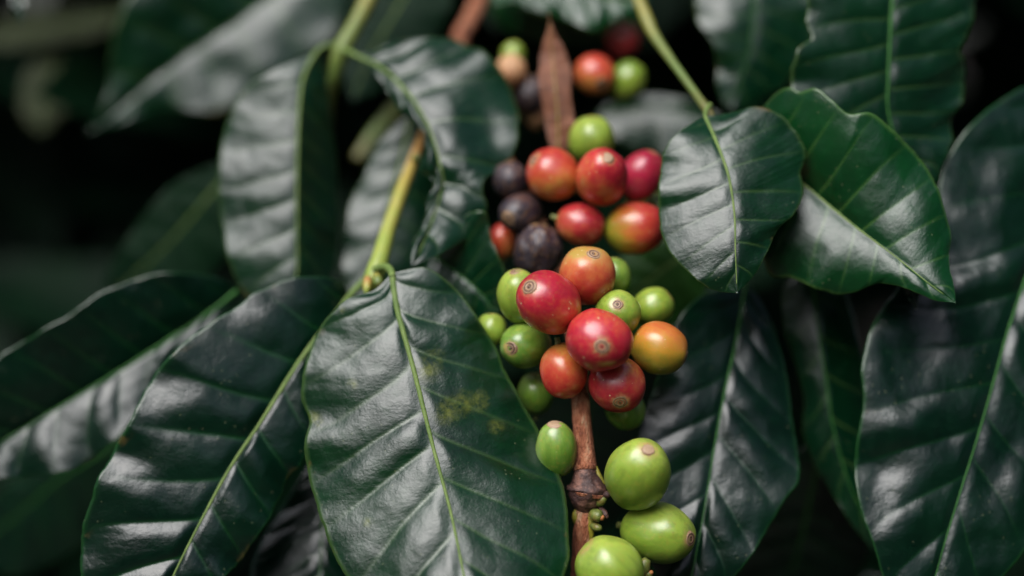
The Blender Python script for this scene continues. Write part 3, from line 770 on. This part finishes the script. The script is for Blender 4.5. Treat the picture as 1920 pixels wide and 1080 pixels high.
cherry('green cherry hidden behind the half ripe one', 1232, 395, 48, 36, 30, None, 'green_dk', (0, -1), seed=30, group=UC)
cherry('blurred orange-red cherry with a brown scar, next to the dried leaf top', 1115, 139, 62, 42, 37, (1128, 161), 'orange_red', (-0.3, 1), scar='dark', scar_r=0.27, seed=31, group=TC, g0=0.62, g1=0.5)
cherry('blurred green cherry touching the orange-red one near the top', 1177, 151, 67, 38, 33, None, 'green', (0.3, 0.4), hidden_dir=(0.4, 0.6), seed=32, group=TC)
cherry('dark red cherry in the shade under the wet leaf', 1168, 75, 88, 36, 31, None, 'red_deep', (0, -1), seed=33, group=TC)
cherry('withered tan cherry at the edge of the broad leaf', 959, 134, 66, 32, 28, None, 'tan', (0.2, -1), seed=34, group=TC, wrinkle=0.05)
cherry('small green cherry tip above the withered tan one', 962, 104, 76, 26, 21, None, 'green', (0, -1), seed=36, group=TC)
cherry('small black cherry left of the dried brown leaf', 993, 178, 70, 36, 30, None, 'black', (0.2, -1), seed=35, group=TC, wrinkle=0.05)
cherry('rusty brown withered cherry below the small black one', 1005, 218, 74, 22, 19, None, 'tan', (0.2, 1), seed=37, group=TC, wrinkle=0.05)


# ------------------------------------------------------------------ branches
def stem(parent, name, pts, radii, mat, n=60, bump=0.06, seg=18, seed=0):
    q = [(p[0], p[1], p[2], r) for p, r in zip(pts, radii)]
    s = spline(q, n)
    V, F, T = tube(Parr(s[:, :3]), [size(r, d) for r, d in zip(s[:, 3], s[:, 2])], seg, bump, seed)
    return meshobj(name, V, F, mat, parent, {'len': T})


def bud(parent, name, x, y, d, dx, dy, ln, r, mat, tip=None):
    pts = [(x, y, d), (x + dx * ln * 0.35, y + dy * ln * 0.35, d - 1), (x + dx * ln * 0.7, y + dy * ln * 0.7, d - 2), (x + dx * ln, y + dy * ln, d - 2.4)]
    o = stem(parent, name, pts, [r * 0.7, r, r * 0.95, r * 0.45], mat, 16, 0.12, 12)
    if tip:
        e = pts[-1]
        t_ = stem(parent, 'bud_tip', [(e[0] - dx * 2, e[1] - dy * 2, e[2]), (e[0] + dx * 3, e[1] + dy * 3, e[2] - .3)], [r * 0.55, r * 0.35], tip, 6, 0.2, 10)
    return o


br = tag(empty('coffee_branch', P(905, -40, 100)), 'brown woody branch running through the cherries to the bottom of the picture', 'branch')
stem(br, 'woody_stem', [(925, -60, 104), (885, 30, 98), (862, 80, 94), (880, 170, 100), (930, 280, 98), (990, 400, 86), (1050, 520, 58), (1080, 640, 30), (1087, 735, 14), (1092, 800, 12), (1096, 850, 11), (1098, 882, 10)],
     [16, 16, 16, 16, 16, 17, 17, 17, 17, 18, 19, 22], M_BARK, 120, 0.07, seed=1)
stem(br, 'node_collar', [(1097, 868, 11), (1098, 890, 10), (1100, 906, 10), (1101, 920, 10), (1099, 926, 10), (1098, 940, 10.5), (1096, 958, 11)],
     [20, 24, 32, 39, 35, 30, 17], M_NODE, 40, 0.10, 26, seed=4)
stem(br, 'node_ring', [(1101, 922, 10), (1100, 929, 10)], [38.8, 36.5], M_BARK, 8, 0.10, 26, seed=6)
stem(br, 'lower_stem', [(1096, 950, 11), (1094, 985, 11), (1091, 1030, 12), (1085, 1090, 13), (1078, 1150, 14)], [19, 19, 18, 17, 17], M_BARK, 50, 0.08, seed=2)
stem(br, 'bark_flake', [(1117, 874, 9.5), (1124, 894, 9.0), (1135, 908, 8.5)], [2.5, 5, 2], M_FLAKE, 14, 0.2, 10)
stem(br, 'bark_flake', [(1081, 956, 10), (1079, 970, 10), (1081, 986, 10.5)], [5, 7, 2.5], M_FLAKE, 14, 0.2, 10)
stem(br, 'bark_flake', [(1106, 960, 9), (1108, 985, 9), (1109, 1005, 9.5), (1106, 1028, 10.5)], [4, 6.5, 5, 2], M_FLAKE, 14, 0.2, 10)
bud(br, 'bud', 1110, 962, 8, 0.75, 0.35, 26, 12, M_BUD, M_BUDTIP)
bud(br, 'bud', 1114, 946, 9, 0.85, -0.5, 26, 9, M_BUD)
bud(br, 'bud', 1108, 985, 9, 0.9, 0.3, 22, 8, M_BUD)
bud(br, 'bud', 1128, 925, 8, 0.9, 0.2, 18, 7, M_NODE)
bud(br, 'bud', 1188, 1092, 4, 0.5, -0.85, 52, 15, M_BUD)
bud(br, 'bud', 1205, 1085, 4, 0.55, -0.4, 30, 9, M_BUD, M_BUDTIP)
bud(br, 'bud', 1124, 950, 9, 0.6, 0.8, 26, 6, M_NODE)

tw = tag(empty('coffee_twig', P(805, 220, 62)), 'yellow-green twig with an orange upper part, ending in the leaf pair by the blotched leaf', 'twig', 'young twigs')
stem(tw, 'twig_stem', [(845, 130, 72), (805, 225, 62), (775, 300, 54), (752, 360, 46), (728, 430, 38), (711, 490, 31), (700, 525, 29), (694, 552, 30)],
     [9, 9, 10, 12, 14, 17, 19, 11], M_TWIG, 80, 0.05, seed=7)
bud(tw, 'twig_bud', 776, 300, 50, 0.5, -0.5, 20, 8, M_TWIG_GREEN)
bud(tw, 'twig_bud', 705, 515, 24, 0.3, 0.9, 24, 9, M_TWIG_GREEN)
bud(tw, 'twig_bud', 690, 520, 26, -0.1, 0.95, 32, 8, M_TWIG)

tw2 = tag(empty('coffee_twig', P(700, -20, 72)), 'blurred green twig at the top left that forks above the folded grey leaf', 'twig', 'young twigs')
stem(tw2, 'twig_stem', [(715, -60, 76), (690, 0, 72), (662, 55, 68), (640, 95, 66), (628, 140, 68), (618, 190, 74), (612, 240, 80)], [15, 15, 15, 17, 13, 11, 10], M_TWIG_GREEN, 60, 0.05, seed=8)
tw3 = tag(empty('coffee_twig', P(1205, 20, 50)), 'thin straight green twig slanting down to the pale leaf by the cherries', 'twig', 'young twigs')
stem(tw3, 'twig_stem', [(1190, -20, 56), (1212, 35, 52), (1226, 65, 49), (1260, 115, 42), (1300, 170, 34), (1325, 205, 28), (1336, 222, 27)], [9, 12, 10, 7.5, 7.5, 8.5, 7], M_TWIG_GREEN, 60, 0.05, seed=9)
tw4 = tag(empty('coffee_twig', P(750, 190, 110)), 'short very blurred olive twig behind the broad twisting leaf', 'twig', 'young twigs')
stem(tw4, 'twig_stem', [(790, 150, 112), (740, 205, 108), (700, 255, 106), (670, 300, 104)], [15, 15, 14, 12], M_TWIG_GREEN, 40, 0.05, seed=10)

# ------------------------------------------------------------------ the rest of the bush, plus unseen leaves added to shade it
rnd = random.Random(7)


def simple_leaf(c, axis, side, ln, wd):
    nn = np.cross(axis, side)
    v, f = [], []
    nt_, nv_ = 12, 5
    for i in range(nt_):
        t = i / (nt_ - 1)
        w = wd * math.sin(math.pi * t ** 0.85) ** 0.8 * (1 - 0.25 * t) if 0 < t < 1 else 0.0
        for j in range(nv_):
            s = (j - 2) / 2
            wv = 0.06 * wd * math.sin(t * 19 + s * 2)
            v.append(c + axis * (t - 0.5) * ln + side * s * w + nn * (-abs(s) * 0.25 * w - 0.12 * ln * (t - 0.4) ** 2 * 2 + wv * abs(s)))
    for i in range(nt_ - 1):
        for j in range(nv_ - 1):
            a = i * nv_ + j
            f.append((a, a + 1, a + nv_ + 1, a + nv_))
    return v, f


def foliage(name, boxes, seed, label):
    rr = random.Random(seed)
    V, F = [], []
    for (n, x0, x1, z0, z1, d0, d1, big) in boxes:
        for _ in range(n):
            d = rr.uniform(d0, d1)
            c = nC + nF * (D0 + d) + nR * rr.uniform(x0, x1) + nU * rr.uniform(z0, z1)
            ax = np.array([rr.uniform(-0.8, 0.8), rr.uniform(-0.6, 0.2), rr.uniform(-1.0, 0.1)]); ax /= np.linalg.norm(ax)
            sd = np.cross(ax, np.array([rr.uniform(-.5, .5), rr.uniform(-1.2, -0.2), rr.uniform(0.2, 1.1)])); sd /= np.linalg.norm(sd)
            v, f = simple_leaf(c, ax, sd, rr.uniform(0.09, 0.16) * big, rr.uniform(0.022, 0.034) * big)
            o = len(V)
            V += v; F += [tuple(q + o for q in g) for g in f]
    o = meshobj(name, V, F, M_LEAF_BACK_DARKENED)
    return tag(o, label, 'foliage', kind='stuff')


foliage('bush_foliage_and_blockers', [
    (1500, -0.65, 0.65, -0.50, 0.30, 0.22, 0.80, 1.0),     # deep behind the branch
    (1000, -0.65, 0.65, 0.20, 0.55, 0.08, 0.80, 1.0),      # unseen top of the bush, added to shade what lies behind
    (130, -0.40, 0.40, 0.135, 0.22, 0.15, 0.32, 1.0),  # low unseen canopy, added for the same shading
    (160, -0.5, 0.5, -0.5, -0.16, 0.06, 0.3, 1.0),
    (500, 0.55, 0.95, -0.70, 0.75, -1.0, 0.3, 1.6),        # unseen neighbouring bushes, added round the viewer to darken reflections
    (300, -0.95, -0.60, -0.70, 0.35, -1.0, 0.3, 1.6),
    (500, -0.9, 0.9, -0.80, 0.22, -1.7, -1.25, 1.7),
], 5, 'foliage of the coffee bush behind the cherries, colour darkened for shade, with unseen leaves added overhead and round the viewer')

# ground under the bush
gs = 60
gm = meshobj('ground', [(-gs, -gs, 0), (gs, -gs, 0), (gs, gs, 0), (-gs, gs, 0)], [(0, 1, 2, 3)], M_SOIL, smooth=False)
tag(gm, 'bare brown soil under the coffee bush', 'ground', kind='structure')
